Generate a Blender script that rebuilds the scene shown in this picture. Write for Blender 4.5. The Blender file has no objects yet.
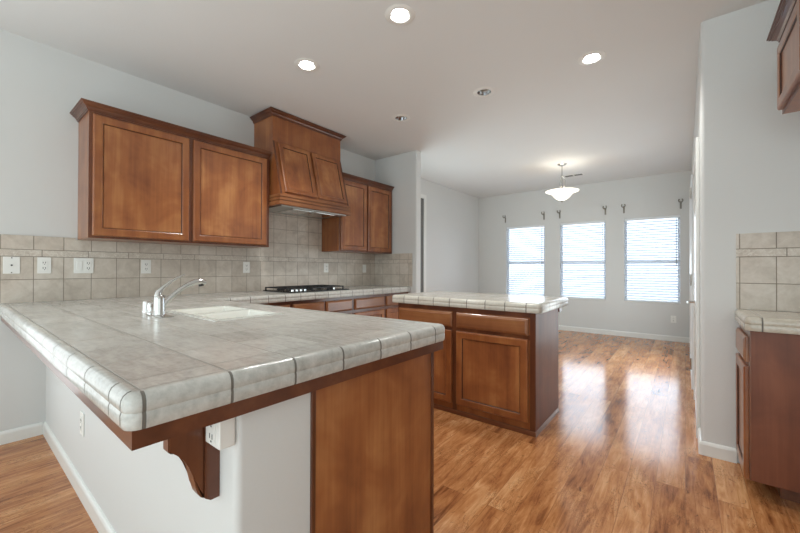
import bpy, bmesh, math, random
from math import pi, sin, cos, radians, sqrt
from mathutils import Vector, Matrix
random.seed(4)
S = bpy.context.scene
COL = S.collection

# ------------------------------------------------------------------ camera
cam_d = bpy.data.cameras.new('camera'); cam = bpy.data.objects.new('camera', cam_d); COL.objects.link(cam)
YAW, PIT, ROL = .6712, .0060, .0028
f_ = Vector((-sin(YAW)*cos(PIT), cos(YAW)*cos(PIT), sin(PIT)))
r_ = Vector((cos(YAW), sin(YAW), 0)); u_ = r_.cross(f_)
r2 = r_*cos(ROL) + u_*sin(ROL); u2 = -r_*sin(ROL) + u_*cos(ROL)
mw = Matrix((r2, u2, -f_)).transposed().to_4x4(); mw.translation = Vector((0, 0, 1.17))
cam.matrix_world = mw
cam_d.sensor_width = 36; cam_d.lens = 36*358.84/800; cam_d.clip_start = .02
S.camera = cam

# ------------------------------------------------------------------ world and large lights
W = bpy.data.worlds.new('world'); S.world = W; W.use_nodes = True
bg = W.node_tree.nodes['Background']; bg.inputs[0].default_value = (.80, .90, 1, 1); bg.inputs[1].default_value = 2.0

def area(name, loc, rot, sx, sy, power, color=(1, 1, 1)):
    d = bpy.data.lights.new(name, 'AREA'); d.shape = 'RECTANGLE'; d.size = sx; d.size_y = sy
    d.energy = power; d.color = color
    o = bpy.data.objects.new(name, d); COL.objects.link(o); o.location = loc; o.rotation_euler = rot
    return o
# added fill behind the camera, in place of unseen living side windows
area('added_back_fill', (-.8, -4.0, 1.6), (radians(102), 0, 0), 4.4, 2.2, 82, (.79, .94, .99))
area('added_side_fill', (2.4, -1.2, 1.5), (radians(104), 0, radians(90)), 3.2, 2.0, 18, (.83, .95, .98))
# glass door in the living side's left wall, and an added up-facing fill for the ceiling
area('daylight_left', (-3.5, -.80, 1.2), (radians(90), 0, radians(-90)), 1.5, 1.9, 12, (.88, .95, 1))
area('added_ceiling_fill', (-.6, -2.4, .05), (radians(180), 0, 0), 5.0, 2.8, 86, (.77, .94, .99))
# daylight outside the three dining windows, and two added dining room fills
for wx in (-2.565, -1.5, -.44):
    area('daylight_window', (wx, 7.75, 1.35), (radians(-97), 0, 0), .95, 1.7, 19, (.86, .94, 1))
area('added_doorway_fill', (-3.56, 4.52, 1.25), (radians(100), 0, radians(-90)), .85, 2.0, 40, (.80, .96, 1))  # added fill in the hidden side doorway, brightens the dining room

area('added_dining_fill', (.052, 5.35, 1.08), (radians(96), 0, radians(90)), 1.5, 1.9, 36, (.84, .96, 1))  # added fill on the right wall, brightens the dining left wall

S.view_settings.view_transform = 'Standard'; S.view_settings.look = 'None'
S.view_settings.exposure = 0.12; S.view_settings.gamma = 1; S.view_settings.use_curve_mapping = False

# ------------------------------------------------------------------ materials
def lin(h):
    h = h.lstrip('#'); c = [int(h[i:i+2], 16)/255 for i in (0, 2, 4)]
    return tuple(x/12.92 if x <= .04045 else ((x+.055)/1.055)**2.4 for x in c) + (1,)
class NT:
    def __init__(s, name):
        s.m = bpy.data.materials.new(name); s.m.use_nodes = True; s.t = s.m.node_tree
        s.b = s.t.nodes['Principled BSDF']
    def n(s, typ, **kw):
        x = s.t.nodes.new(typ)
        for k, v in kw.items(): setattr(x, k, v)
        return x
    def link(s, a, b): s.t.links.new(a, b)
    def put(s, sock, v):
        if isinstance(v, bpy.types.NodeSocket): s.link(v, sock)
        else: sock.default_value = v
    def math(s, op, a, b=0., c=0., clamp=False):
        x = s.n('ShaderNodeMath', operation=op, use_clamp=clamp)
        s.put(x.inputs[0], a); s.put(x.inputs[1], b); s.put(x.inputs[2], c)
        return x.outputs[0]
    def mix(s, f, a, b, blend='MIX'):
        x = s.n('ShaderNodeMix', data_type='RGBA', blend_type=blend)
        s.put(x.inputs[0], f); s.put(x.inputs[6], a); s.put(x.inputs[7], b)
        return x.outputs[2]
    def noise(s, vec, scale, detail=3, rough=.5, dist=0.):
        x = s.n('ShaderNodeTexNoise'); s.link(vec, x.inputs['Vector'])
        x.inputs['Scale'].default_value = scale; x.inputs['Detail'].default_value = detail
        x.inputs['Roughness'].default_value = rough; x.inputs['Distortion'].default_value = dist
        return x.outputs[0]
    def ramp(s, fac, stops):
        x = s.n('ShaderNodeValToRGB'); s.link(fac, x.inputs[0]); e = x.color_ramp.elements
        while len(e) < len(stops): e.new(.5)
        for i, (p, c) in enumerate(stops): e[i].position = p; e[i].color = c
        return x.outputs[0]
    def pos(s):
        x = s.n('ShaderNodeNewGeometry'); return x.outputs['Position']
    def sep(s, v):
        x = s.n('ShaderNodeSeparateXYZ'); s.link(v, x.inputs[0]); return x.outputs
    def mapv(s, v, sc=(1, 1, 1), rot=(0, 0, 0), loc=(0, 0, 0)):
        x = s.n('ShaderNodeMapping'); s.link(v, x.inputs[0])
        x.inputs['Scale'].default_value = sc; x.inputs['Rotation'].default_value = rot; x.inputs['Location'].default_value = loc
        return x.outputs[0]
    def bump(s, h, dist=.002, strength=1.):
        x = s.n('ShaderNodeBump'); s.link(h, x.inputs['Height'])
        x.inputs['Distance'].default_value = dist; x.inputs['Strength'].default_value = strength
        s.link(x.outputs[0], s.b.inputs['Normal'])
    def set(s, **kw):
        for k, v in kw.items(): s.put(s.b.inputs[k.replace('_', ' ')], v)
        return s

def plain(name, col, rough=.5, metal=0., **kw):
    m = NT(name); m.set(Base_Color=lin(col) if isinstance(col, str) else col, Roughness=rough, Metallic=metal, **kw)
    return m.m
def paint(name, col, rough=.55, bump=.0006, scale=90):
    m = NT(name); p = m.pos()
    n = m.noise(p, scale, 3); big = m.noise(p, 1.1, 2)
    m.set(Base_Color=m.mix(m.math('MULTIPLY', big, .10), lin(col), (.35, .35, .34, 1)), Roughness=rough)
    m.bump(n, bump, .6); return m.m
def wood(name, dark, mid, light, grain='Z', rough=.30, coat=.35, sc=1.):
    m = NT(name)
    tc = m.n('ShaderNodeTexCoord'); oi = m.n('ShaderNodeObjectInfo')
    add = m.n('ShaderNodeVectorMath', operation='ADD'); m.link(tc.outputs['Object'], add.inputs[0])
    off = m.n('ShaderNodeCombineXYZ'); r = m.math('MULTIPLY', oi.outputs['Random'], 37.)
    m.link(r, off.inputs[0]); m.link(r, off.inputs[1]); m.link(r, off.inputs[2]); m.link(off.outputs[0], add.inputs[1])
    v = add.outputs[0]
    st = {'Z': (9, 9, .9), 'X': (.9, 9, 9), 'Y': (9, .9, 9)}[grain]
    st2 = {'Z': (70, 70, 2.2), 'X': (2.2, 70, 70), 'Y': (70, 2.2, 70)}[grain]
    a = m.noise(m.mapv(v, tuple(x*sc for x in st)), 1, 3, .5, .6)
    fine = m.noise(m.mapv(v, st2), 1, 3, .6)
    blot = m.noise(m.mapv(v, (1, 1, 1)), 4.2, 3, .55, .5)
    x = m.math('ADD', m.math('MULTIPLY', a, .45), m.math('ADD', m.math('MULTIPLY', blot, .45), m.math('MULTIPLY', fine, .16)))
    c = m.ramp(x, [(.36, lin(dark)), (.53, lin(mid)), (.70, lin(light))])
    m.set(Base_Color=c, Roughness=rough, Coat_Weight=coat, Coat_Roughness=.14)
    m.bump(fine, .0003, .4)
    return m.m

def line_mask(m, coord, off, s, w):
    """1 on grout lines of a periodic grid"""
    t = m.math('DIVIDE', m.math('SUBTRACT', coord, off), s)
    fr = m.math('FRACT', m.math('ADD', t, .5))
    d = m.math('MULTIPLY', m.math('ABSOLUTE', m.math('SUBTRACT', fr, .5)), s)
    return d, m.math('FLOOR', t)
def tile_backsplash(name, axis, off, extra=()):
    m = NT(name); p = m.pos(); o = m.sep(p); c = o[axis]; z = o[2]
    dcol, icol = line_mask(m, c, off, .1544, .002)
    dst, ist = line_mask(m, c, off+.196, .25, .002)
    instrip = m.math('MULTIPLY', m.math('GREATER_THAN', z, 1.246), m.math('LESS_THAN', z, 1.294))
    d1 = m.math('ADD', m.math('MULTIPLY', instrip, dst), m.math('MULTIPLY', m.math('SUBTRACT', 1., instrip), dcol))
    d = d1
    for zz in (1.0885, 1.246, 1.294, 1.449, 1.604, 1.759):
        d = m.math('MINIMUM', d, m.math('ABSOLUTE', m.math('SUBTRACT', z, zz)))
    for e in extra:
        d = m.math('MINIMUM', d, m.math('ABSOLUTE', m.math('SUBTRACT', c, e)))
    g = m.math('SUBTRACT', 1., m.math('DIVIDE', m.math('SUBTRACT', d, .0009), .0016, clamp=True), clamp=True)
    # per tile tint
    cmb = m.n('ShaderNodeCombineXYZ'); m.link(icol, cmb.inputs[0]); m.link(m.math('FLOOR', m.math('DIVIDE', m.math('SUBTRACT', z, .931), .158)), cmb.inputs[1]); m.link(instrip, cmb.inputs[2])
    wn = m.n('ShaderNodeTexWhiteNoise'); m.link(cmb.outputs[0], wn.inputs[0])
    big = m.noise(p, 9, 5, .62, .8); fine = m.noise(p, 55, 4, .6)
    x = m.math('ADD', m.math('MULTIPLY', big, .62), m.math('ADD', m.math('MULTIPLY', fine, .2), m.math('MULTIPLY', wn.outputs[0], .16)))
    tile = m.ramp(x, [(.32, lin('#b9ada0')), (.5, lin('#ccc1b4')), (.68, lin('#dad1c6'))])
    rel = m.noise(m.mapv(p, (1, 1, 1)), 42, 2, .5, 2.0)
    tile = m.mix(m.math('MULTIPLY', instrip, m.math('MULTIPLY', m.math('SUBTRACT', rel, .46, clamp=True), 3.5, clamp=True)), tile, lin('#e0d9ce'))
    m.set(Base_Color=m.mix(g, tile, lin('#877b6c')), Roughness=m.math('ADD', .38, m.math('MULTIPLY', g, .4)))
    h = m.math('ADD', m.math('SUBTRACT', 1., g), m.math('MULTIPLY', m.math('MULTIPLY', instrip, rel), 1.6))
    m.bump(m.math('ADD', h, m.math('MULTIPLY', big, .25)), .0018, .8)
    return m.m
def tile_counter(name, x0, sx, y0, sy, xs=(), ys=(), cols=('#a3a19b', '#bebcb6', '#d2d0ca'), grout='#6b665f'):
    m = NT(name); p = m.pos(); o = m.sep(p)
    dx, ix = line_mask(m, o[0], x0, sx, .002); dy, iy = line_mask(m, o[1], y0, sy, .002)
    gn = m.n('ShaderNodeNewGeometry'); nn = m.sep(gn.outputs['True Normal'])
    # grid lines only where the surface is not parallel to them; joints between edging tiles are wider than those of the field
    dx = m.math('ADD', dx, m.math('GREATER_THAN', m.math('ABSOLUTE', nn[0]), .3))
    dy = m.math('ADD', dy, m.math('GREATER_THAN', m.math('ABSOLUTE', nn[1]), .3))
    for v in xs: dx = m.math('MINIMUM', dx, m.math('ABSOLUTE', m.math('SUBTRACT', o[0], v)))
    for v in ys: dy = m.math('MINIMUM', dy, m.math('ABSOLUTE', m.math('SUBTRACT', o[1], v)))
    side = m.math('LESS_THAN', m.math('ABSOLUTE', nn[2]), .985)
    d = m.math('MINIMUM', dx, dy); wd = m.math('ADD', .0013, m.math('MULTIPLY', side, .0012))
    g = m.math('SUBTRACT', 1., m.math('DIVIDE', m.math('SUBTRACT', d, wd), .0012, clamp=True), clamp=True)
    gcol = m.mix(side, lin('#8f8a82'), lin(grout))  # grout lighter on the flat top: glare put into its colour
    cmb = m.n('ShaderNodeCombineXYZ'); m.link(ix, cmb.inputs[0]); m.link(iy, cmb.inputs[1])
    wn = m.n('ShaderNodeTexWhiteNoise'); m.link(cmb.outputs[0], wn.inputs[0])
    streak = m.noise(m.mapv(p, (9, 34, 34)), 1, 4, .65, .4); fine = m.noise(p, 60, 5, .65)
    big = m.noise(p, 5, 4, .6, .5)
    x = m.math('ADD', m.math('MULTIPLY', streak, .40), m.math('ADD', m.math('MULTIPLY', fine, .30), m.math('ADD', m.math('MULTIPLY', big, .18), m.math('MULTIPLY', wn.outputs[0], .12))))
    tile = m.ramp(x, [(.34, lin(cols[0])), (.50, lin(cols[1])), (.66, lin(cols[2]))])
    m.set(Base_Color=m.mix(g, tile, gcol), Roughness=m.math('ADD', m.math('MULTIPLY', streak, .12), m.math('ADD', .12, m.math('MULTIPLY', g, .45))))
    m.bump(m.math('ADD', m.math('SUBTRACT', 1., g), m.math('MULTIPLY', m.math('ADD', streak, fine), .05)), .0016, .9)
    return m.m
def floor_mat():
    m = NT('laminate_planks'); p = m.pos()
    v = m.mapv(p, (1, 1, 1), (0, 0, radians(90)))
    br = m.n('ShaderNodeTexBrick', offset=.37, offset_frequency=2, squash=1.)
    m.link(v, br.inputs['Vector'])
    for k, val in (('Scale', 1.), ('Mortar Size', .0012), ('Mortar Smooth', .2), ('Bias', 0.), ('Brick Width', 1.22), ('Row Height', .128)):
        br.inputs[k].default_value = val
    br.inputs['Color1'].default_value = (0, 0, 0, 1); br.inputs['Color2'].default_value = (1, 1, 1, 1); br.inputs['Mortar'].default_value = (.5, .5, .5, 1)
    tint = m.n('ShaderNodeSeparateColor'); m.link(br.outputs[0], tint.inputs[0]); t = tint.outputs[0]
    # shift grain per plank
    sh = m.n('ShaderNodeCombineXYZ'); m.link(m.math('MULTIPLY', t, 31.), sh.inputs[0]); m.link(m.math('MULTIPLY', t, 17.), sh.inputs[1])
    ad = m.n('ShaderNodeVectorMath', operation='ADD'); m.link(p, ad.inputs[0]); m.link(sh.outputs[0], ad.inputs[1]); q = ad.outputs[0]
    g1 = m.noise(m.mapv(q, (24, 2.6, 1)), 1, 6, .66, 1.5)
    g2 = m.noise(m.mapv(q, (85, 5, 1)), 1, 4, .65, .6)
    blot = m.noise(m.mapv(q, (8, 2.4, 1)), 1, 3, .55, 1.2)
    kn = m.noise(m.mapv(q, (17, 10, 1)), 1, 4, .7, 2.2)
    x = m.math('ADD', m.math('MULTIPLY', g1, .42), m.math('ADD', m.math('MULTIPLY', g2, .14), m.math('ADD', m.math('MULTIPLY', blot, .32), m.math('MULTIPLY', t, .10))))
    c = m.ramp(x, [(.36, lin('#7a482a')), (.44, lin('#a96d42')), (.52, lin('#c28656')), (.62, lin('#dba777'))])
    kk = m.math('MULTIPLY', m.math('SUBTRACT', kn, .615, clamp=True), 7., clamp=True)
    c = m.mix(m.math('MULTIPLY', kk, .95), c, lin('#4a2c1a'))
    # thin dark wandering grain cracks
    cr = m.noise(m.mapv(q, (26, 7, 1)), 1, 3, .6, 3.5)
    cm = m.math('SUBTRACT', 1., m.math('MULTIPLY', m.math('ABSOLUTE', m.math('SUBTRACT', cr, .5)), 42., clamp=True), clamp=True)
    area_m = m.math('MULTIPLY', m.math('SUBTRACT', m.noise(m.mapv(q, (6, 3, 1)), 1, 2), .47, clamp=True), 9., clamp=True)
    c = m.mix(m.math('MULTIPLY', m.math('MULTIPLY', cm, area_m), .85), c, lin('#4e2d19'))
    c = m.mix(m.math('MULTIPLY', br.outputs['Fac'], .45), c, lin('#5a3a24'))
    m.set(Base_Color=c, Roughness=m.math('ADD', .10, m.math('MULTIPLY', g2, .10)), Coat_Weight=.0, Specular_IOR_Level=.38)
    h = m.math('ADD', m.math('SUBTRACT', m.math('MULTIPLY', g1, .5), br.outputs['Fac']), m.math('MULTIPLY', m.noise(m.mapv(p, (5, 2, 1)), 1, 2), 1.2))
    m.bump(h, .0012, .35)
    return m.m

M = {}
M['wall'] = paint('wall_paint', '#dadad8')
M['ceil'] = paint('ceiling_paint', '#e4e4e3', .7, .001, 60)
M['trim'] = plain('white_trim_paint', '#e8e7e3', .32)
M['floor'] = floor_mat()
M['wood'] = wood('stained_maple', '#713d24', '#90552f', '#ab6f40')
M['wood_h'] = wood('stained_maple_across', '#74452a', '#8d5936', '#a36e45', 'X')
M['panel'] = wood('stained_maple_panel', '#764228', '#9c5f37', '#bc8250', 'Z')
M['wood_dk'] = wood('stained_maple_trim', '#4c2818', '#633620', '#7c4a2c', 'X', .3, .35)
M['wood_dkz'] = wood('stained_maple_trim_up', '#4c2818', '#633620', '#7c4a2c', 'Z', .3, .35)
M['wood_dky'] = wood('stained_maple_trim_along', '#4c2818', '#633620', '#7c4a2c', 'Y', .3, .35)
M['wood_red'] = wood('red_brown_maple', '#5a2c18', '#703c24', '#824b30', 'Z', .45, .05)
M['splash_l'] = tile_backsplash('backsplash_tile', 1, .2137)
M['splash_r'] = tile_backsplash('backsplash_tile_return', 0, -3.3796)
M['splash_k'] = tile_backsplash('backsplash_tile_right', 0, .2600-.0014)
M['counter'] = tile_counter('counter_tile', -.921, .207, .235, .170, xs=(-.842,))
M['counter_i'] = tile_counter('island_counter_tile', -1.03, .155, 2.56, .18, cols=('#b8b2a6', '#c9c4b9', '#d8d4cb'))
M['counter_r'] = tile_counter('side_counter_tile', .30, .19, 2.53, .19, cols=('#a89f90', '#bfb7a9', '#d1cabd'))
M['glaze'] = plain('dark_glaze', '#3d2013', .4)
M['chrome'] = plain('chrome', (.78, .78, .78, 1), .12, 1.)
M['nickel'] = plain('brushed_nickel', (.60, .595, .58, 1), .2, 1.)
M['steel'] = plain('stainless_liner', (.55, .55, .53, 1), .35, 1.)
M['black'] = plain('black_enamel', (.012, .012, .013, 1), .25)
M['iron'] = plain('cast_iron', (.015, .015, .016, 1), .5)
M['porc'] = plain('white_porcelain', '#f2f1ea', .12, Coat_Weight=.5)
M['plate'] = plain('white_plastic', '#f0efea', .35)
M['slot'] = plain('dark_slot', '#3a3835', .6)
M['vinyl'] = plain('white_vinyl', '#e9ecef', .35)
M['bronze'] = plain('aged_nickel', '#8a857c', .4, .6)
M['dark'] = plain('dark_gap', '#6d6c69', .7)
M['lever'] = plain('gloss_door_paint', '#e6e5e0', .22)
def blindmat():
    m = NT('blind_vinyl'); m.set(Base_Color=(.86, .89, .93, 1), Roughness=.4)
    tr = m.n('ShaderNodeBsdfTranslucent'); tr.inputs[0].default_value = (.85, .91, 1, 1)
    mx = m.n('ShaderNodeMixShader'); mx.inputs[0].default_value = .24
    m.link(m.b.outputs[0], mx.inputs[1]); m.link(tr.outputs[0], mx.inputs[2])
    m.link(mx.outputs[0], m.t.nodes['Material Output'].inputs[0]); return m.m
M['blind'] = blindmat()
def glassmat():
    m = NT('window_glass'); m.set(Base_Color=(1, 1, 1, 1), Roughness=0., IOR=1.45, Transmission_Weight=1.)
    tp = m.n('ShaderNodeBsdfTransparent'); tp.inputs[0].default_value = (.95, .97, 1, 1)
    gl = m.n('ShaderNodeBsdfGlossy'); gl.inputs[1].default_value = 0.
    fr = m.n('ShaderNodeFresnel'); fr.inputs[0].default_value = 1.45
    mx = m.n('ShaderNodeMixShader'); m.link(fr.outputs[0], mx.inputs[0]); m.link(tp.outputs[0], mx.inputs[1]); m.link(gl.outputs[0], mx.inputs[2])
    m.link(mx.outputs[0], m.t.nodes['Material Output'].inputs[0]); return m.m
M['glass'] = glassmat()
def emit(name, col, st):
    m = NT(name); m.set(Base_Color=col, Emission_Color=col, Emission_Strength=st); return m.m
M['bulb'] = emit('lit_lamp', (1, .97, .92, 1), 26)
M['bowl'] = emit('frosted_glass_lit', (1, .93, .80, 1), 1.15)
M['bulb_off'] = plain('unlit_lamp', '#d8d6cf', .2)
M['reflector'] = plain('mirror_reflector', (.75, .75, .75, 1), .1, 1.)

# ------------------------------------------------------------------ helpers
def B(): return bmesh.new()
def add_box(bm, x0, x1, y0, y1, z0, z1, bev=0.):
    vs = [bm.verts.new((x, y, z)) for x in (x0, x1) for y in (y0, y1) for z in (z0, z1)]
    fs = [bm.faces.new([vs[i] for i in q]) for q in ((0, 1, 3, 2), (4, 6, 7, 5), (0, 4, 5, 1), (2, 3, 7, 6), (0, 2, 6, 4), (1, 5, 7, 3))]
    if bev:
        es = set(e for f in fs for e in f.edges)
        bmesh.ops.bevel(bm, geom=list(es), offset=bev, segments=2, profile=.5, affect='EDGES')
    return bm
def box(x0, x1, y0, y1, z0, z1, bev=0.): return add_box(B(), x0, x1, y0, y1, z0, z1, bev)
def add_tube(bm, pts, rad, seg=12, cap=True, flat=1.):
    pts = [Vector(p) for p in pts]; n = len(pts)
    if not isinstance(rad, (list, tuple)): rad = [rad]*n
    t0 = (pts[1]-pts[0]).normalized(); up = Vector((0, 0, 1)) if abs(t0.z) < .9 else Vector((1, 0, 0))
    a = t0.cross(up).normalized(); rings = []
    for i, p in enumerate(pts):
        t = (pts[min(i+1, n-1)]-pts[max(i-1, 0)]).normalized()
        a = (a - t*a.dot(t)).normalized(); b = t.cross(a)
        rings.append([bm.verts.new(p + (a*cos(2*pi*k/seg)*flat + b*sin(2*pi*k/seg))*rad[i]) for k in range(seg)])
    for i in range(n-1):
        for k in range(seg):
            bm.faces.new((rings[i][k], rings[i][(k+1) % seg], rings[i+1][(k+1) % seg], rings[i+1][k]))
    if cap: bm.faces.new(rings[0][::-1]); bm.faces.new(rings[-1])
    return bm
def add_lathe(bm, prof, c=(0, 0, 0), seg=32):
    rings = []
    for r, z in prof:
        if r < 1e-5: rings.append([bm.verts.new((c[0], c[1], c[2]+z))])
        else: rings.append([bm.verts.new((c[0]+r*cos(2*pi*k/seg), c[1]+r*sin(2*pi*k/seg), c[2]+z)) for k in range(seg)])
    for A, Bq in zip(rings, rings[1:]):
        for k in range(seg):
            k2 = (k+1) % seg
            if len(A) == 1 and len(Bq) == 1: continue
            if len(A) == 1: bm.faces.new((A[0], Bq[k], Bq[k2]))
            elif len(Bq) == 1: bm.faces.new((A[k], Bq[0], A[k2]))
            else: bm.faces.new((A[k], Bq[k], Bq[k2], A[k2]))
    return bm
def add_prism(bm, poly, axis, a, b):
    """poly: 2D points in the other two axes (cyclic order), extruded along axis from a to b"""
    def mk(p, t):
        return {'X': (t, p[0], p[1]), 'Y': (p[0], t, p[1]), 'Z': (p[0], p[1], t)}[axis]
    A = [bm.verts.new(mk(p, a)) for p in poly]; Bv = [bm.verts.new(mk(p, b)) for p in poly]; n = len(poly)
    bm.faces.new(A); bm.faces.new(Bv[::-1])
    for i in range(n): bm.faces.new((A[i], Bv[i], Bv[(i+1) % n], A[(i+1) % n]))
    return bm
def add_slab(bm, xs, ys, inside, z0, z1):
    xs = sorted(xs); ys = sorted(ys); V = {}
    def v(i, j, z):
        k = (i, j, z)
        if k not in V: V[k] = bm.verts.new((xs[i], ys[j], z))
        return V[k]
    C = {(i, j) for i in range(len(xs)-1) for j in range(len(ys)-1) if inside((xs[i]+xs[i+1])/2, (ys[j]+ys[j+1])/2)}
    for i, j in C:
        bm.faces.new((v(i, j, z1), v(i+1, j, z1), v(i+1, j+1, z1), v(i, j+1, z1)))
        bm.faces.new((v(i, j, z0), v(i, j+1, z0), v(i+1, j+1, z0), v(i+1, j, z0)))
        for (di, dj, a, b) in ((-1, 0, (i, j+1), (i, j)), (1, 0, (i+1, j), (i+1, j+1)), (0, -1, (i, j), (i+1, j)), (0, 1, (i+1, j+1), (i, j+1))):
            if (i+di, j+dj) not in C:
                bm.faces.new((v(*a, z0), v(*b, z0), v(*b, z1), v(*a, z1)))
    return bm
def add_sweep(bm, path, prof, closed=False, fan=5):
    """sweep (out, z) profile along a 2D path; outward is to the right of travel; convex corners are rounded, concave mitred"""
    path = [Vector(p) for p in path]; n = len(path); st = []
    def nrm(a, b):
        d = (b-a).normalized(); return Vector((d.y, -d.x))
    for i, p in enumerate(path):
        na = nrm(path[i-1], p) if (i > 0 or closed) else None
        nb = nrm(p, path[(i+1) % n]) if (i < n-1 or closed) else None
        if na is None: st.append((p, nb)); continue
        if nb is None: st.append((p, na)); continue
        cr = na.x*nb.y - na.y*nb.x
        if cr > 1e-4 and fan > 1:
            ang = math.acos(max(-1, min(1, na.dot(nb)))); a0 = math.atan2(na.y, na.x)
            for k in range(fan+1):
                t = a0 + ang*k/fan; st.append((p, Vector((cos(t), sin(t)))))
        else:
            m = (na+nb).normalized(); st.append((p, m/max(.2, m.dot(na))))
    rows = [[bm.verts.new((p.x+d.x*o, p.y+d.y*o, z)) for o, z in prof] for p, d in st]
    k = len(rows)
    for i in range(k if closed else k-1):
        A, Bq = rows[i], rows[(i+1) % k]
        for j in range(len(prof)-1):
            f = [A[j], Bq[j], Bq[j+1], A[j+1]]
            try: bm.faces.new(f)
            except ValueError: pass
    if not closed:
        for r in (rows[0], rows[-1]):
            try: bm.faces.new(r)
            except ValueError: pass
    bmesh.ops.remove_doubles(bm, verts=bm.verts, dist=1e-5)
    return bm
def obj(name, bm, mat, parent=None, smooth=False, label=None, recalc=True):
    if recalc: bmesh.ops.recalc_face_normals(bm, faces=bm.faces)
    c = Vector((0, 0, 0))
    if parent is None and len(bm.verts):
        xs = [v.co.x for v in bm.verts]; ys = [v.co.y for v in bm.verts]; zs = [v.co.z for v in bm.verts]
        c = Vector(((min(xs)+max(xs))/2, (min(ys)+max(ys))/2, min(zs)))
        bmesh.ops.translate(bm, verts=bm.verts, vec=-c)
    me = bpy.data.meshes.new(name); bm.to_mesh(me); bm.free()
    o = bpy.data.objects.new(name, me); COL.objects.link(o); o.location = c
    for mm in (mat if isinstance(mat, (list, tuple)) else [mat]): me.materials.append(mm)
    if smooth:
        for p in me.polygons: p.use_smooth = True
        try: me.set_sharp_from_angle(angle=radians(38))
        except Exception: pass
    if parent: o.parent = parent
    if label: o['label'] = label
    return o
def thing(name, label, cat, loc, rotz=0., group=None):
    o = bpy.data.objects.new(name, None); COL.objects.link(o); o.empty_display_size = .1
    o.location = loc; o.rotation_euler = (0, 0, rotz); o['label'] = label; o['category'] = cat
    if group: o['group'] = group
    return o
def tag(o, label, cat, group=None):
    o['label'] = label; o['category'] = cat
    if group: o['group'] = group
    return o
def struct(name, bm, m, **kw):
    o = obj(name, bm, m, **kw); o['kind'] = 'structure'; return o
def dup(root, loc, rotz, label, group=None):
    def cp(o, parent):
        c = o.copy(); COL.objects.link(c)
        if parent: c.parent = parent
        for ch in o.children: cp(ch, c)
        return c
    r = cp(root, None); r.location = loc; r.rotation_euler = (0, 0, rotz); r['label'] = label
    if group: r['group'] = group
    return r

# ------------------------------------------------------------------ dimensions
XW = -3.545            # kitchen wall plane (tile face at XW+.011)
XD = -3.60             # dining wall, left
YF = 7.35              # window wall
ZC = 2.75              # ceiling
ZT = .931              # counter tops
ZB = .862              # underside of tile edging
YR = 3.871             # short return wall behind the tile
YK = .435              # knee wall face
BH = .085
CANS = [(-1.388, 1.74, 1), (-2.297, 1.723, 1), (-.545, 2.985, 1), (-1.403, 2.967, 0), (-2.33, 2.943, 0)]
WINS = [(-2.965, -2.178), (-1.892, -1.115), (-.83, -.058)]
WZ0, WZ1 = .612, 2.055

# ------------------------------------------------------------------ structure
struct('floor', box(-4.2, 3.0, -4.3, 7.6, -.1, 0), M['floor'])
hw = .064
xs = {-4.2, 3.0}; ys = {-4.3, 7.6}
for cx, cy, _ in CANS: xs |= {cx-hw, cx+hw}; ys |= {cy-hw, cy+hw}
struct('ceiling', add_slab(B(), xs, ys, lambda x, y: not any(abs(x-a) < hw and abs(y-b) < hw for a, b, _ in CANS), ZC, ZC+.12), M['ceil'])
struct('wall_left', box(XW-.15, XW, -4.3, YR, 0, ZC), M['wall'])
# short return wall with a rounded corner
def rounded_wall(name, x0, x1, y0, y1, corners, z1=ZC, r=.02, mat=None):
    pts = []
    C = {'00': (x0, y0, 180), '10': (x1, y0, 270), '11': (x1, y1, 0), '01': (x0, y1, 90)}
    for k in ('00', '10', '11', '01'):
        x, y, a0 = C[k]
        if k in corners:
            cx = x + (r if k[0] == '0' else -r); cy = y + (r if k[1] == '0' else -r)
            for i in range(7):
                a = radians(a0 + 90*i/6); pts.append((cx+r*cos(a), cy+r*sin(a)))
        else: pts.append((x, y))
    return struct(name, add_prism(B(), pts, 'Z', 0, z1), mat or M['wall'], smooth=True)
rounded_wall('wall_return', XW-.15, -2.80, YR, YR+.115, ('10', '11'))
struct('wall_dining', box(XD-.15, XD, YR+.115, YF, 0, ZC), M['wall'])
# window wall with three openings
bm = B(); add = add_prism
xs = [XD-.15, .25]; zs = [0, ZC, WZ0, WZ1]
for a, b in WINS: xs += [a, b]
tmp = add_slab(B(), xs, zs, lambda x, z: not (WZ0 < z < WZ1 and any(a < x < b for a, b in WINS)), -YF-.15, -YF)
bmesh.ops.rotate(tmp, verts=tmp.verts, cent=(0, 0, 0), matrix=Matrix.Rotation(radians(90), 3, 'X'))
struct('wall_far', tmp, M['wall'])
rounded_wall('wall_right', .080, .95, 2.98, YF, ('00',), r=.022)
struct('wall_alcove', box(.95, 1.05, 1.45, 2.98, 0, ZC), M['wall'])
struct('wall_side', box(1.05, 2.55, 1.45, 1.55, 0, ZC), M['wall'])
struct('wall_living', box(2.55, 2.65, -4.3, 1.45, 0, ZC), M['wall'])
struct('wall_back', box(XW, 2.55, -4.3, -4.2, 0, ZC), M['wall'])
# low wall that carries the bar side of the peninsula
rounded_wall('wall_peninsula', XW, -.85, YK, .655, ('10',), z1=.822, r=.02)

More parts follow.
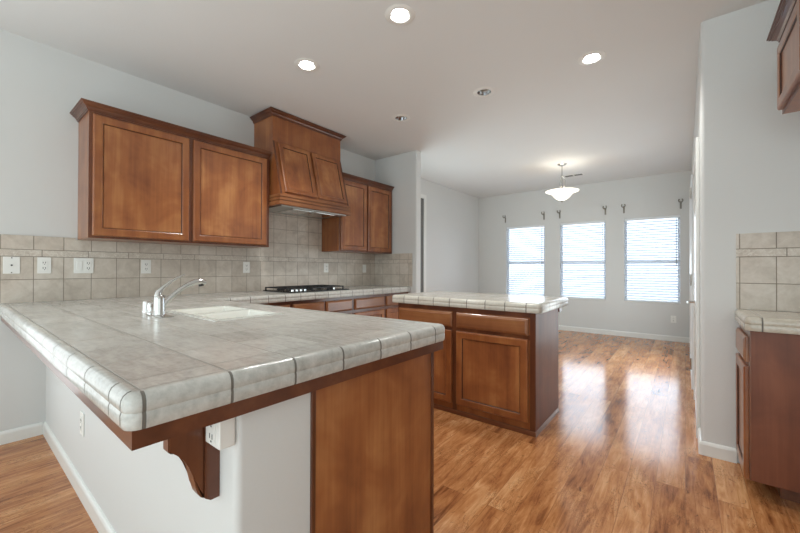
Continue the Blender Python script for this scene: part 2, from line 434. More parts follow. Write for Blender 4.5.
def baseboard(name, path):
    prof = [(0, 0), (.014, 0), (.014, BH-.018), (.011, BH-.008), (.006, BH-.002), (0, BH)]
    return struct(name, add_sweep(B(), path, prof, fan=4), M['trim'])
baseboard('baseboard_left', [(XW, YK-.0141), (XW, -4.2)][::-1])
baseboard('baseboard_peninsula', [(XW, YK), (-.85, YK), (-.85, .655)])
baseboard('baseboard_far', [(XD, YF), (.080, YF)])
baseboard('baseboard_dining', [(XD, 5.27), (XD, YF-.0141)][::1])
baseboard('baseboard_return', [(-2.87, YR), (-2.80, YR), (-2.80, YR+.115)])
baseboard('baseboard_right', [(.080, 3.22), (.080, 2.98), (.244, 2.98)])
baseboard('baseboard_right_far', [(.080, YF-.0141), (.080, 6.19)])

# windows
for i, (a, b) in enumerate(WINS):
    y0, y1 = YF+.075, YF+.12
    bm = B(); t = .035
    for q in ((a, a+t, WZ0, WZ1), (b-t, b, WZ0, WZ1), (a+t, b-t, WZ0, WZ0+t), (a+t, b-t, WZ1-t, WZ1), (a+t, b-t, 1.29, 1.335)):
        add_box(bm, q[0], q[1], y0, y1, q[2], q[3])
    w = struct('window_%d' % (i+1), bm, M['vinyl'])
    c = w.location
    p = obj('pane', box(a+t-c.x, b-t-c.x, .005, .009, WZ0+t-c.z, WZ1-t-c.z), M['glass'], w)
    ss = obj('window_sill', box(a-.0-c.x, b-c.x, -.105, -.0225, WZ0-c.z, WZ0+.012-c.z, .003), M['trim'], w)

# doorway trim on the two side walls of the dining area
bm = B()
for z0, z1, ya, yb in ((0, 2.47, 5.19, 5.26), (2.40, 2.47, 4.3, 5.19)):
    add_box(bm, XD, XD+.018, ya, yb, z0, z1, .003)
struct('trim_1', bm, M['trim'])
struct('door_1', box(XD, XD+.006, 4.30, 5.189, 0, 2.398), M['dark'])
bm = B()
for y0, y1, z0, z1 in ((3.23, 3.29, 0, 2.09), (4.17, 4.23, 0, 2.09), (3.29, 4.17, 2.03, 2.09)):
    add_box(bm, .060, .080, y0, y1, z0, z1, .004)
struct('trim_2', bm, M['trim'])
bm = B()
for y0, y1, z0, z1 in ((4.52, 4.59, 0, 2.10), (6.11, 6.18, 0, 2.10), (4.59, 6.11, 2.04, 2.10), (4.59, 6.11, 0, .05), (5.33, 5.37, .05, 2.04)):
    add_box(bm, .048, .080, y0, y1, z0, z1, .004)
struct('added_door_frame', bm, M['vinyl'])  # frame added around the right-wall fill, no door known here
dr = struct('door_2', box(.066, .079, 3.295, 4.165, .012, 2.025, .002), M['lever'])
for z in (.32, 1.075, 1.86): obj('hinge', add_tube(B(), [(-.0305, .435, z-.05-.012), (-.0305, .435, z+.05-.012)], .0075, 8), M['nickel'], dr)
bm = B(); add_tube(bm, [(-.006, .37, .87), (-.05, .37, .87)], .010, 10); add_tube(bm, [(-.05, .37, .87), (-.056, .27, .87)], [.010, .008], 10)
obj('door_handle', bm, M['nickel'], dr)

# ------------------------------------------------------------------ cabinet pieces (local: x width, front at -y, z up)
def ring_panel(bm, x0, x1, z0, z1, rings):
    """nested rectangles (inset, y) lofted; last is filled"""
    R = []
    for ins, y in rings:
        R.append([bm.verts.new(p) for p in ((x0+ins, y, z0+ins), (x1-ins, y, z0+ins), (x1-ins, y, z1-ins), (x0+ins, y, z1-ins))])
    for A, Bq in zip(R, R[1:]):
        for k in range(4): bm.faces.new((A[k], A[(k+1) % 4], Bq[(k+1) % 4], Bq[k]))
    return R
def door(root, x0, x1, z0, z1, yb=0., name='door', st=.055, tilt=None):
    bm = B(); f = yb-.020
    R = ring_panel(bm, x0, x1, z0, z1, [(0, yb), (0, f+.007), (.0035, f+.002), (.008, f), (st-.006, f), (st, f+.003), (st+.003, f+.0075), (st+.003, f+.013)])
    bm.faces.new(R[0])
    rv = [set(r) for r in R]
    for fc in bm.faces:
        if all(v in rv[5] or v in rv[6] or v in rv[7] for v in fc.verts): fc.material_index = 1
    if tilt: tilt(bm)
    d = obj(name, bm, [M['wood'], M['glaze']], root)
    pb = B(); e = .0015
    R = ring_panel(pb, x0+st-.004, x1-st+.004, z0+st-.004, z1-st+.004, [(0, yb-.002), (0, f+.011), (.008, f+.011), (.011, f+.0085), (.014, f+.0085)])
    pb.faces.new(R[0]); pb.faces.new(R[-1])
    if tilt: tilt(pb)
    obj('door_panel', pb, M['panel'], d)
    return d
def drawer(root, x0, x1, z0, z1, yb=0.):
    bm = B(); f = yb-.020
    R = ring_panel(bm, x0, x1, z0, z1, [(0, yb), (0, f+.009), (.004, f+.006), (.014, f+.001), (.018, f)])
    bm.faces.new(R[0]); bm.faces.new(R[-1])
    return obj('drawer', bm, M['wood_h'], root)
def body(root, w, d, z0, z1, toe=.0, mat='wood', name='body'):
    bm = box(0, w, 0, d, z0, z1, .0015)
    return obj(name, bm, M[mat], root)
def rails(root, w, z0, z1, xsplit=(), zsplit=(), t=.004, s=.038):
    """face frame standing slightly proud of the carcass"""
    bm = B(); add_box(bm, 0, s, -t, 0, z0, z1); add_box(bm, w-s, w, -t, 0, z0, z1)
    for z in [z0, z1-s]+[z-s/2 for z in zsplit]: add_box(bm, s, w-s, -t, 0, z, z+s)
    zz = sorted([z0+s, z1-s]+[q for z in zsplit for q in (z-s/2, z+s/2)])
    for x in xsplit:
        for a, b in zip(zz[::2], zz[1::2]): add_box(bm, x-s/2, x+s/2, -t, 0, a, b)
    return obj('face_frame', bm, M['wood_dkz'], root)
CROWN = [(0, -.066), (.008, -.066), (.009, -.056), (.0135, -.054), (.014, -.047), (.020, -.036), (.031, -.027), (.034, -.025), (.035, -.018), (.043, -.016), (.044, -.008), (.050, -.007), (.050, 0), (0, 0)]
def crown(root, w, d, ztop, left=True, right=True, y0=0., k=1.):
    path = []
    if left: path.append((0, d))
    path += [(0, y0), (w, y0)]
    if right: path.append((w, d))
    return obj('crown_moulding', add_sweep(B(), path, [(o*k, ztop+z*k*.86) for o, z in CROWN], fan=1), M['wood_dk'], root)

R90 = pi/2
# --- wall cabinet over the sink (two doors)
t = thing('wall_cabinet', 'wide two-door brown wall cabinet above the faucet, left of the range hood', 'cabinet', (-3.224, .598, 0), R90, 'brown wall cabinets with crown')
body(t, 1.372, .321, 1.378, 2.27); rails(t, 1.372, 1.378, 2.27, (.655,))
door(t, .020, .638, 1.394, 2.240, -.004); door(t, .668, 1.340, 1.394, 2.240, -.004)
crown(t, 1.372, .321, 2.312, True, False)
# --- wall cabinet right of hood
t = thing('wall_cabinet', 'narrower two-door brown wall cabinet right of the range hood, beside the short wall', 'cabinet', (-3.224, 2.885, 0), R90, 'brown wall cabinets with crown')
body(t, .983, .321, 1.378, 2.27); rails(t, .983, 1.378, 2.27, (.475,))
door(t, .030, .462, 1.394, 2.240, -.004); door(t, .490, .952, 1.394, 2.240, -.004)
crown(t, .983, .321, 2.312, True, False)
# --- cabinet above the refrigerator space
t = thing('wall_cabinet', 'brown wall cabinet cut off by the top right corner of the photo', 'cabinet', (.372, 2.50, 0), -R90, 'brown wall cabinets with crown')
body(t, .95, .575, 1.920, 2.27); rails(t, .95, 1.920, 2.27, (.475,))
door(t, .018, .462, 1.937, 2.240, -.004, st=.05); door(t, .488, .93, 1.937, 2.240, -.004, st=.05)
crown(t, .95, .575, 2.324, True, True)

# --- range hood (local frame as above: x along wall, front -y; origin at upper box front)
t = thing('range_hood', 'tall brown wooden range hood with two slanted panel doors, above the cooktop', 'range hood', (-3.20, 1.99, 0), R90)
HW = .895
poly = [(.344, 2.715), (0, 2.715), (0, 2.445), (-.145, 1.885), (-.145, 1.80), (.344, 1.80)]   # (y,z)
bm = add_prism(B(), poly, 'X', 0, HW)
bmesh.ops.bevel(bm, geom=list(bm.edges), offset=.002, segments=1, affect='EDGES')
obj('hood_body', bm, M['wood'], t)
for a, b in ((0, .018), (HW-.018, HW)):
    obj('hood_stile', add_prism(B(), [(-.0005, 2.44), (-.0045, 2.44), (-.1495, 1.895), (-.1455, 1.895)], 'X', a, b), M['wood_dkz'], t)
prof = [(0, 1.892), (.012, 1.892), (.014, 1.888), (.014, 1.868), (.005, 1.866), (.005, 1.860), (.018, 1.858), (.018, 1.836), (.008, 1.834), (.008, 1.827), (.024, 1.825), (.024, 1.792), (.020, 1.786), (0, 1.786)]
obj('hood_band', add_sweep(B(), [(-.0, .344), (-.0, -.145), (HW, -.145), (HW, .344)], prof, fan=1), M['wood_h'], t)
obj('hood_liner', box(.02, HW-.02, -.13, .320, 1.778, 1.7995, .004), M['steel'], t)
for x in (.20, .50): obj('grease_filter', box(x, x+.26, -.06, .22, 1.774, 1.7775), M['nickel'], t)
crown(t, HW, .344, 2.742, True, True)
ang = math.atan2(.145, .56)
def tilt(bm):
    bmesh.ops.rotate(bm, verts=bm.verts, cent=(0, 0, 2.445), matrix=Matrix.Rotation(ang, 3, 'X'))
def tilt_fix(bm):
    # lean the flat door onto the slanted face: top stays back, foot comes forward
    bmesh.ops.rotate(bm, verts=bm.verts, cent=(0, 0, 2.445), matrix=Matrix.Rotation(-ang, 3, 'X'))
L = 2.445
door(t, .050, .435, L-.550, L-.020, -.002, tilt=tilt_fix, st=.045)
door(t, .460, .862, L-.550, L-.020, -.002, tilt=tilt_fix, st=.045)

# --- base cabinets along the cooking wall
def base_unit(label, loc, rot, w, d, drawers, doors, group, side_trim=False, zt=.8615, toe=True):
    t = thing('base_cabinet', label, 'cabinet', loc, rot, group)
    body(t, w, d, .10 if toe else 0, zt)
    if toe: obj('toe_kick', box(.0, w, .07, d, 0, .0995), M['wood_dk'], t)
    xsp = sorted({(drawers[i][1]+drawers[i+1][0])/2 for i in range(len(drawers)-1)})
    rails(t, w, .10 if toe else .0, zt, xsp, (.685,))
    for a, b in drawers: drawer(t, a, b, .705, .828, -.004)
    for a, b in doors: door(t, a, b, .115, .668, -.004)
    return t
g = 'base cabinets along the cooking wall'
XB = -2.925
base_unit('base cabinet in the corner between sink counter and cooktop', (XB, 1.302, 0), R90, .713, .60, [(.35, .70)], [(.35, .70)], g)
base_unit('base cabinet directly under the black cooktop, two drawer fronts', (XB, 2.017, 0), R90, .81, .60, [(.02, .395), (.42, .79)], [(.02, .395), (.42, .79)], g)
base_unit('base cabinet just right of the cooktop, behind the island corner', (XB, 2.829, 0), R90, .545, .60, [(.02, .525)], [(.02, .525)], g)
base_unit('base cabinet at the far end of the cooking wall, against the short wall', (XB, 3.376, 0), R90, .48, .60, [(.02, .46)], [(.02, .46)], g)

# --- island
t = thing('kitchen_island', 'brown wooden island with light tiled top in the middle of the kitchen', 'kitchen island', (-2.045, 2.556, 0))
IW = 1.225
body(t, IW, .575, 0, ZB-.0005)
rails(t, IW, .0, ZB-.0005, (.585,), (.685,), s=.035)
for a, b in ((.015, .565), (.605, 1.178)):
    drawer(t, a, b, .700, .818, -.004); door(t, a, b, .085, .672, -.004)
obj('base_trim', add_sweep(B(), [(0, .575), (0, -.004), (IW, -.004), (IW, .575)], [(0, 0), (.008, 0), (.008, .012), (.003, .03), (0, .032)], fan=1), M['wood_dk'], t)
bm = box(IW, IW+.003, .0, .575, .033, ZB-.0005)
obj('side_panel', bm, M['wood_red'], t, label='dark red-brown end panel')
NOSE = [(0, .0), (.012, .0002), (.019, -.002), (.025, -.007), (.029, -.015), (.030, -.024), (.030, -.033), (.0282, -.0365), (.0288, -.039), (.0302, -.043), (.0298, -.062), (.027, -.069), (0, -.069)]
def counter(bm, path, closed, xs, ys, inside):
    add_slab(bm, xs, ys, inside, ZT-.04, ZT)
    add_sweep(bm, path, [(o, ZT+z) for o, z in NOSE], closed=closed, fan=6)
bm = B()
lx, ly = 2.045, 2.556
x0, x1, y0, y1 = -2.11+.03, -.775-.03, 2.525+.03, 3.30-.03
counter(bm, [(x0-0, y0), (x1, y0), (x1, y1), (x0, y1)], True, [x0, x1], [y0, y1], lambda x, y: True)
bmesh.ops.translate(bm, verts=bm.verts, vec=(lx, -ly, 0))
obj('tiled_top', bm, M['counter_i'], t, smooth=True, label='cream grey tiled top with rounded edge')
bm = box(.0, IW+.01, .576, .655, ZB-.045, ZB-.001)
obj('overhang_support', bm, M['wood_dk'], t)

# --- peninsula and cooking-wall worktop
XE, YE, YI, XI = -.808, .205, 1.350, -2.884
t = thing('countertop', 'grey tiled countertop wrapping from bar end round to the cooktop wall', 'countertop', (-2.2, .8, 0))
n = .03
bm = B()
SK = (-2.27, -1.65, .745, 1.10)
xs = [XW+.001, XE-n, XI-n, SK[0], SK[1]]; ys = [YE+n, YI-n, YR-.012, SK[2], SK[3]]
counter(bm, [(XW+.001, YE+n), (XE-n, YE+n), (XE-n, YI-n), (XI-n, YI-n), (XI-n, YR-.012)], False, xs, ys,
        lambda x, y: (x < XI-n or y < YI-n) and not (SK[0] < x < SK[1] and SK[2] < y < SK[3]))
for v in bm.verts:      # the kitchen edge runs very slightly out of square
    if 1.2 < v.co.y < 1.45: v.co.y -= .062*max(0, min(1.04, (XE-v.co.x)/(XE-XI)))
bmesh.ops.translate(bm, verts=bm.verts, vec=(2.2, -.8, 0))
obj('tiled_top', bm, M['counter'], t, smooth=True)
bm = B(); az0, az1 = .8225, .8615
add_box(bm, XW+.001+2.2, -.822+2.2, .2187-.8, .2387-.8, az0, az1)
add_box(bm, -.842+2.2, -.822+2.2, .2387-.8, 1.338-.8, az0, az1)
add_box(bm, XW+.001+2.2, -.842+2.2, .2387-.8, .43-.8, az0+.012, az1)
obj('wood_apron', bm, M['wood_dk'], t, label='dark red-brown wooden strip under the tile edge')

# peninsula cabinet with end panel
t = thing('base_cabinet', 'brown peninsula cabinet with plain end panel, under the grey bar counter', 'cabinet', (-.862, 1.292, 0), pi)
bm = box(0, 2.06, 0, 0.633, .10, .74)
hx0, hx1, hy0, hy1 = -.862-SK[1]-.01, -.862-SK[0]+.01, 1.292-SK[3]-.01, 1.292-SK[2]+.01
add_slab(bm, [0, 2.06, hx0, hx1], [0, 0.633, hy0, hy1], lambda x, y: not (hx0 < x < hx1 and hy0 < y < hy1), .74, .8615)
obj('body', bm, M['wood'], t)
obj('toe_kick', box(0, 2.06, .07, 0.633, 0, .0995), M['wood_dk'], t)
rails(t, 2.06, .10, .8615, (.47, 1.40), (.685,))
for a, b in ((.02, .455), (.485, .935), (.94, 1.385), (1.415, 2.03)):
    drawer(t, a, b, .705, .828, -.004); door(t, a, b, .115, .668, -.004)
bm = box(-.0145, -.0005, -.004, .622, 0, .8220, .002)
obj('end_panel', bm, M['panel'], t, label='plain medium-brown veneer end panel')
bm = B(); add_box(bm, -.020, -.0005, .6225, .6365, 0, .8220, .002)
obj('edge_trim', bm, M['wood_dkz'], t)
bm = B(); add_box(bm, -.020, -.015, -.004, .012, 0, .8220, .001)
obj('edge_trim', bm, M['wood_dkz'], t)

# right side base cabinet and counter
t = thing('base_cabinet', 'dark reddish-brown base cabinet at the right edge, below the light tiled counter', 'cabinet', (.262, 2.977, 0), -R90)
body(t, .437, .66, .10, .8615, mat='wood_red')
obj('toe_kick', box(0, .317, .12, .66, 0, .0995), M['wood_dk'], t)
rails(t, .437, .10, .8615, (), (.685,))
drawer(t, .015, .392, .690, .822, -.004); door(t, .015, .392, .085, .668, -.004)
bm = B(); x0, y0 = .236+n, 2.505+n
counter(bm, [(x0, 2.968), (x0, y0), (.948, y0)], False, [x0, .948], [y0, 2.968], lambda x, y: True)
tag(obj('countertop', bm, M['counter_r'], smooth=True), 'small light beige tiled countertop at the right edge of the photo', 'countertop')

# ------------------------------------------------------------------ backsplashes
zb_ = ZT+.0005
poly = [(.19, zb_), (YR-.0005, zb_), (YR-.0005, 1.377), (2.884, 1.377), (2.884, 1.785), (1.9705, 1.785), (1.9705, 1.377), (.585, 1.377), (.585, 1.390), (.19, 1.390)]
bm = add_prism(B(), poly, 'X', XW+.0005, XW+.011)
tag(obj('tile_backsplash', bm, M['splash_l']), 'long beige tiled backsplash on the cooking wall below the wall cabinets', 'backsplash')
tag(obj('tile_backsplash', box(XW+.0115, -2.862, YR-.011, YR-.0005, ZT+.0005, 1.377), M['splash_r']), 'narrow beige tiled backsplash on the short wall, far end of the cooking wall', 'backsplash')
tag(obj('tile_backsplash', box(.243, .948, 2.969, 2.9795, ZT+.0005, 1.387, .002), M['splash_k']), 'beige tiled backsplash on the wall at the right edge of the photo', 'backsplash')

# ------------------------------------------------------------------ electrical plates (local: plate in xz plane facing -y)
def slots(rc, c, ya, yb, zs):
    for z in zs:
        for x in (c-.007, c+.0055): obj('slot', box(x-.0014, x+.0014, ya, yb, z-.005, z+.007), M['slot'], rc)
        obj('slot', box(c-.0022, c+.0022, ya, yb, z-.013, z-.009), M['slot'], rc)
def plate(kind, label, loc, rot, group, w=.070, h=.114):
    t = thing({'switch': 'light_switch', 'cable': 'cable_plate'}.get(kind, 'wall_outlet'), label, {'switch': 'light switch', 'cable': 'wall plate'}.get(kind, 'outlet'), loc, rot, group)
    obj('cover_plate', box(-w/2, w/2, -.006, 0, 0, h, .002), M['plate'], t)
    cs = [0] if kind != 'double' else [-.026, .026]
    for i, c in enumerate(cs):
        if kind == 'cable':
            for z in (.008, h/2, h-.008): obj('jack' if z == h/2 else 'screw', add_tube(B(), [(c, -.0062, z), (c, -.011 if z == h/2 else -.0075, z)], .005 if z == h/2 else .0035, 10), M['slot'], t)
        elif kind == 'switch' or (kind == 'double' and i == 0):
            obj('rocker', box(c-.016, c+.016, -.0105, -.0062, h/2-.033, h/2+.033, .0015), M['plate'], t)
        else:
            rc = obj('receptacle', box(c-.0165, c+.0165, -.0085, -.0062, h/2-.034, h/2+.034, .001), M['plate'], t)
            slots(rc, c, -.0092, -.0086, (h/2-.019, h/2+.019))
    return t
XT = XW+.0112
G = 'outlet plates on the cooking wall backsplash'
plate('cable', 'white cable jack plate on the backsplash at the left edge, leftmost plate', (XT, .264, 1.129), R90, G, .078)
plate('outlet', 'white outlet on the backsplash, second plate from the left edge', (XT, .421, 1.129), R90, G)
plate('double', 'wide white two-gang plate on the backsplash left of the faucet', (XT, .633, 1.129), R90, G, .113)
plate('outlet', 'white outlet on the backsplash directly behind the faucet', (XT, 1.03, 1.124), R90, G)
plate('outlet', 'white outlet on the backsplash just left of the cooktop', (XT, 1.907, 1.122), R90, G)
plate('outlet', 'white outlet on the backsplash right above the cooktop right end', (XT, 2.955, 1.120), R90, G)
plate('switch', 'white plate on the backsplash furthest right, near the short wall', (XT, 3.64, 1.112), R90, G)
plate('outlet', 'white outlet low on the white half wall under the bar overhang', (-2.42, YK-.0002, .315), 0, None)
plate('outlet', 'white outlet low on the far wall under the right window', (-.148, YF-.0002, .30), 0, None)
t = thing('outlet_box', 'white surface-mounted outlet box under the bar counter beside the bracket', 'outlet box', (-.890, YK, .742))
obj('box_body', box(-.037, .037, -.038, -.0002, 0, .080, .003), M['plate'], t)
rc = obj('receptacle', box(-.017, .017, -.0405, -.0381, .008, .074, .001), M['plate'], t)
slots(rc, 0, -.0412, -.0406, (.024, .060))

# ------------------------------------------------------------------ bracket under the bar
t = thing('bar_bracket', 'curved dark brown wooden bracket under the bar overhang', 'bracket', (-.955, YK, .585))
pts = [(-.036, .012), (-.043, .018), (-.050, .030), (-.056, .052), (-.062, .080), (-.070, .108), (-.082, .131), (-.096, .146), (-.109, .150), (-.115, .156), (-.115, .236), (-.0355, .236), (-.0355, .012)]
bm = add_prism(B(), [(y-.0, z) for y, z in pts], 'X', -.018, .018)
bmesh.ops.bevel(bm, geom=[e for e in bm.edges if abs(e.verts[0].co.x-e.verts[1].co.x) < 1e-5], offset=.003, segments=2, affect='EDGES')
obj('bracket_arm', bm, M['wood_dkz'], t, smooth=True)
bm = add_prism(B(), [(-.0355, .014), (-.022, .004), (-.0005, .004), (-.0005, .236), (-.0355, .236)], 'X', -.028, .024)
obj('back_plate', bm, M['wood_dkz'], t)

# ------------------------------------------------------------------ sink and faucet
bm = B()
a, b, c, d = SK
def rect(ins, z, r=.03, x0=a, x1=b, y0=c, y1=d):
    out = []
    for cx, cy, a0 in ((x1-ins-r, y1-ins-r, 0), (x0+ins+r, y1-ins-r, 90), (x0+ins+r, y0+ins+r, 180), (x1-ins-r, y0+ins+r, 270)):
        for i in range(5):
            t_ = radians(a0+90*i/4); out.append((cx+r*cos(t_), cy+r*sin(t_), z))
    return out
def loft(bm, loops, fill=True):
    Rs = [[bm.verts.new(p) for p in l] for l in loops]
    for A, Bq in zip(Rs, Rs[1:]):
        k = len(A)
        for i in range(k): bm.faces.new((A[i], A[(i+1) % k], Bq[(i+1) % k], Bq[i]))
    if fill: bm.faces.new(Rs[-1])
    return Rs
mid = (a+b)/2
# rim slab with two bowls
add_slab(bm, [a+.001, a+.026, mid-.012, mid+.012, b-.026, b-.001], [c+.001, c+.026, d-.026, d-.001],
         lambda x, y: not ((a+.026 < x < mid-.012 or mid+.012 < x < b-.026) and c+.026 < y < d-.026), ZT-.016, ZT+.004)
for x0, x1 in ((a+.024, mid-.010), (mid+.010, b-.024)):
    loft(bm, [rect(0, ZT+.003, .006, x0, x1, c+.024, d-.024), rect(.006, ZT-.01, .02, x0, x1, c+.024, d-.024), rect(.014, ZT-.15, .03, x0, x1, c+.024, d-.024), rect(.04, ZT-.175, .03, x0, x1, c+.024, d-.024)])
sk = tag(obj('sink', bm, M['porc'], smooth=True, recalc=False), 'white double-bowl sink set into the grey tiled counter', 'sink')
for x in ((a+mid)/2, (b+mid)/2):
    obj('drain', add_lathe(B(), [(.0, .004), (.022, .004), (.034, .002), (.036, 0)], (x-sk.location.x, (c+d)/2-sk.location.y, ZT-.175-sk.location.z), 20), M['chrome'], sk, smooth=True)

t = thing('faucet', 'chrome single-lever kitchen faucet standing behind the sink', 'faucet', (-2.05, .655, ZT))
bm = B(); add_lathe(bm, [(0, 0), (.032, 0), (.032, .004), (.026, .008), (.0245, .02), (.0235, .085), (.0215, .097), (.016, .104), (0, .106)], seg=28)
obj('faucet_body', bm, M['nickel'], t, smooth=True)
add = [(-.0, .012, .045), (0, .05, .088), (0, .09, .125), (0, .130, .150), (0, .165, .164), (0, .195, .166), (0, .218, .160)]
bm = add_tube(B(), add, [.0135, .0125, .012, .0128, .0155, .018, .013], 14)
sp = obj('spout', bm, M['nickel'], t, smooth=True)
obj('spray_head', add_tube(B(), [(0, .196, .154), (0, .198, .142)], [.014, .012], 14), M['slot'], sp, smooth=True)
bm = add_tube(B(), [(0, -.006, .098), (0, -.004, .118), (0, .018, .142), (0, .050, .170), (0, .085, .192), (0, .115, .204)], [.018, .014, .0095, .0078, .007, .005], 12)
obj('lever_handle', bm, M['nickel'], t, smooth=True)
bm = B(); add_box(bm, -.10, .12, -.028, .028, .0002, .0055, .002)
obj('deck_plate', bm, M['chrome'], t)
t = thing('air_gap', 'short chrome air gap cap left of the faucet base', 'air gap', (-2.30, .675, ZT))
obj('cap', add_lathe(B(), [(0, 0), (.021, 0), (.021, .004), (.0185, .008), (.0185, .052), (.015, .058), (0, .060)], seg=24), M['chrome'], t, smooth=True)
obj('vent_slot', box(.0150, .0192, -.004, .004, .018, .042), M['slot'], t)
t = thing('soap_dispenser', 'short chrome cylinder between the air gap and the faucet', 'soap dispenser', (-2.225, .672, ZT))
obj('dispenser_body', add_lathe(B(), [(0, 0), (.020, 0), (.020, .004), (.0165, .008), (.0165, .048), (.012, .055), (0, .057)], seg=24), M['chrome'], t, smooth=True)

# ------------------------------------------------------------------ cooktop
CX, CY = -3.215, 2.435
t = thing('gas_cooktop', 'black gas cooktop with iron grates on the tiled counter under the hood', 'cooktop', (CX, CY, ZT))
obj('cooktop_base', box(-.245, .245, -.385, .385, .0008, .012, .004), M['black'], t)
for k, yy in enumerate((-.255, 0, .255)):
    bm = B(); y0, y1, x0, x1 = yy-.118, yy+.118, -.225, .165 if k != 1 else .225
    z0, z1 = .034, .044
    for q in ((x0, x1, y0, y0+.012), (x0, x1, y1-.012, y1), (x0, x0+.012, y0+.012, y1-.012), (x1-.012, x1, y0+.012, y1-.012), (x0+.012, x1-.012, yy-.005, yy+.005), ((x0+x1)/2-.005, (x0+x1)/2+.005, y0+.012, y1-.012)):
        add_box(bm, q[0], q[1], q[2], q[3], z0, z1)
    for x in (x0, x1-.012):
        for y in (y0, y1-.012): add_box(bm, x, x+.012, y, y+.012, .0122, z0)
    obj('grate', bm, M['iron'], t)
for x, y, r in ((-.12, -.255, .04), (.07, -.255, .032), (0, 0, .05), (-.12, .255, .032), (.07, .255, .04)):
    obj('burner', add_lathe(B(), [(0, .0122), (r, .0122), (r, .022), (r*.7, .024), (r*.68, .030), (0, .031)], (x, y, 0), 20), M['iron'], t, smooth=True)
for y in (-.34, -.29, -.24, -.19, .19):
    obj('knob', add_lathe(B(), [(0, .0122), (.014, .0122), (.013, .030), (0, .031)], (.205, y, 0), 14), M['chrome'], t, smooth=True)

# ------------------------------------------------------------------ recessed lights
can_label = {(-1.388, 1.74): 'lit recessed ceiling light nearest the top edge of the photo',
             (-2.297, 1.723): 'lit recessed ceiling light left, above the range hood side',
             (-.545, 2.985): 'lit recessed ceiling light on the right of the ceiling',
             (-1.403, 2.967): 'unlit recessed ceiling light, the right one of the two dark ones',
             (-2.33, 2.943): 'unlit recessed ceiling light near the hood, left one of the dark pair'}
for cx, cy, on in CANS:
    t = thing('recessed_light', can_label[(cx, cy)], 'ceiling light', (cx, cy, ZC), 0, 'recessed lights in the kitchen ceiling')
    obj('trim_ring', add_lathe(B(), [(.060, -.004), (.064, -.007), (.086, -.006), (.096, -.0006), (.060, -.0006), (.060, -.004)], seg=36), M['trim'], t, smooth=True)
    obj('reflector', add_lathe(B(), [(.060, -.001), (.055, .03), (.045, .07), (.043, .10), (0, .102)], seg=36), M['reflector'], t, smooth=True)
    obj('bulb', add_lathe(B(), [(0, .012), (.025, .013), (.043, .019), (.046, .028), (.036, .06), (.018, .085), (0, .09)] if on else [(0, .03), (.025, .032), (.037, .04), (.036, .05), (.018, .085), (0, .09)], seg=28), M['bulb' if on else 'bulb_off'], t, smooth=True)
    if on:
        ld = bpy.data.lights.new('downlight', 'SPOT'); ld.energy = 44; ld.spot_size = radians(125); ld.spot_blend = .6; ld.shadow_soft_size = .05; ld.color = (1, 1, .96)
        lo = bpy.data.objects.new('downlight', ld); COL.objects.link(lo); lo.location = (0, 0, -.01); lo.parent = t

# ------------------------------------------------------------------ pendant
PX, PY = -1.446, 5.73
t = thing('pendant_light', 'pendant light with frosted glass bowl in front of the window wall', 'pendant light', (PX, PY, 2.192))
obj('canopy', add_lathe(B(), [(0, .5595), (.066, .5595), (.066, .552), (.045, .538), (.015, .526), (0, .526)], seg=28), M['nickel'], t, smooth=True)
obj('stem', add_tube(B(), [(0, 0, .53), (0, 0, .17)], .008, 10), M['nickel'], t, smooth=True)
bm = B()
for k in range(3):
    a_ = 2*pi*k/3+.4; u, v = cos(a_), sin(a_)
    add_tube(bm, [(0, 0, .375), (u*.026, v*.026, .355), (u*.046, v*.046, .30), (u*.045, v*.045, .24), (u*.024, v*.020, .19), (u*.035, v*.035, .165)], .005, 8)
add_lathe(bm, [(0, .39), (.016, .385), (.018, .365), (0, .355)], seg=16); add_lathe(bm, [(0, .215), (.02, .208), (.022, .19), (0, .180)], seg=16)
obj('arm_cage', bm, M['nickel'], t, smooth=True)
obj('glass_bowl', add_lathe(B(), [(0, .004), (.035, .010), (.070, .026), (.102, .052), (.126, .082), (.146, .106), (.172, .122), (.205, .133), (.230, .143), (.234, .149), (.228, .151), (.202, .142), (.168, .131), (.140, .114), (.118, .088), (.094, .060), (.065, .036), (.03, .018), (0, .014)], seg=48), M['bowl'], t, smooth=True)
obj('finial', add_lathe(B(), [(0, -.020), (.009, -.015), (.012, -.005), (.017, 0), (.014, .006), (0, .006)], seg=16), M['bronze'], t, smooth=True)
ld = bpy.data.lights.new('pendant_bulb', 'POINT'); ld.energy = 2.6; ld.shadow_soft_size = .05; ld.color = (1, .88, .72)
lo = bpy.data.objects.new('pendant_bulb', ld); COL.objects.link(lo); lo.location = (0, 0, .22); lo.parent = t

t = thing('ceiling_vent', 'small white air vent on the ceiling behind the pendant light', 'vent', (-1.46, 6.52, ZC))
obj('vent_frame', box(-.15, .15, -.06, .06, -.008, -.0005, .003), M['trim'], t)
for xa in (-.13, .01):
    bm = B()
    for k in range(5): add_box(bm, xa, xa+.12, -.045+k*.019, -.037+k*.019, -.010, -.0081)
    obj('louver', bm, M['slot'], t)

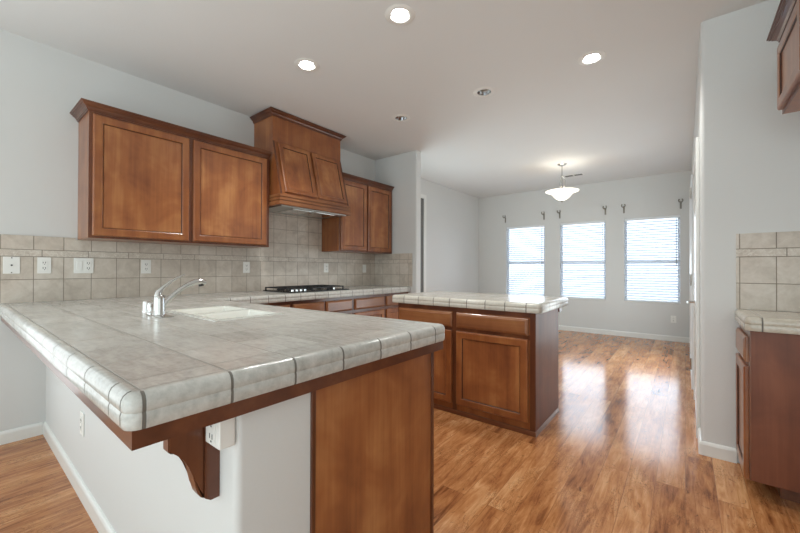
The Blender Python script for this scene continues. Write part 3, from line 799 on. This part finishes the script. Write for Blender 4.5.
# ------------------------------------------------------------------ blinds and curtain brackets
names = ['leftmost', 'middle', 'rightmost']
for i, (a, b) in enumerate(WINS):
    t = thing('window_blind', 'white horizontal blind in the %s of the three dining windows' % names[i], 'blind', ((a+b)/2, YF+.035, WZ0), 0, 'blinds in the dining windows')
    w = (b-a)/2-.003
    obj('headrail', box(-w, w, -.028, .028, WZ1-WZ0-.045, WZ1-WZ0-.001, .003), M['vinyl'], t)
    bm = B(); z = .055; th = radians(27)
    while z < WZ1-WZ0-.06:
        dy, dz = .0235*cos(th), .0235*sin(th)
        v = [bm.verts.new(p) for p in ((-w, -dy, z-dz), (w, -dy, z-dz), (w, -dy*.0, z+.002), (-w, 0, z+.002), (w, dy, z+dz), (-w, dy, z+dz))]
        v2 = [bm.verts.new((q.co.x, q.co.y, q.co.z+.0022)) for q in v]
        for A in (v, v2):
            bm.faces.new((A[0], A[1], A[2], A[3])); bm.faces.new((A[3], A[2], A[4], A[5]))
        for p, q in ((0, 1), (1, 2), (2, 4), (4, 5), (5, 3), (3, 0)): bm.faces.new((v[p], v[q], v2[q], v2[p]))
        z += .0435
    obj('slats', bm, M['blind'], t)
    obj('bottom_rail', box(-w, w, -.024, .024, .014, .032, .003), M['vinyl'], t)
    for x in (-w*.72, w*.72): obj('cord', add_tube(B(), [(x, -.027, .032), (x, -.027, WZ1-WZ0-.045)], .0012, 5), M['vinyl'], t)
    obj('tilt_wand', add_tube(B(), [(w-.05, -.034, WZ1-WZ0-.05), (w-.05, -.036, .62)], .004, 8), M['bronze' if i != 1 else 'vinyl'], t)
pos = [(-2.982, 'left end above the leftmost window'), (-2.19, 'right end above the leftmost window'), (-1.895, 'left end above the middle window'),
       (-1.12, 'right end above the middle window'), (-.836, 'left end above the rightmost window'), (-.052, 'right end above the rightmost window')]
br0 = None
for x, s in pos:
    lab = 'small dark curtain rod bracket at the ' + s
    if br0 is None:
        t = br0 = thing('curtain_bracket', lab, 'curtain bracket', (x, YF, 2.20), 0, 'curtain rod brackets above the windows')
        bm = box(-.013, .013, -.006, -.0003, -.05, .06, .003)
        obj('bracket_plate', bm, M['bronze'], t)
        bm = add_tube(B(), [(0, -.006, .055), (0, -.045, .060), (0, -.075, .062)], .006, 8)
        obj('bracket_arm', bm, M['bronze'], t, smooth=True)
        bm = add_tube(B(), [(.026*cos(q), -.075, .075+.030*sin(q)) for q in [radians(-230+28*k) for k in range(11)]], .009, 8)
        obj('rod_cradle', bm, M['bronze'], t, smooth=True)
    else:
        dup(br0, (x, YF, 2.20), 0, lab)
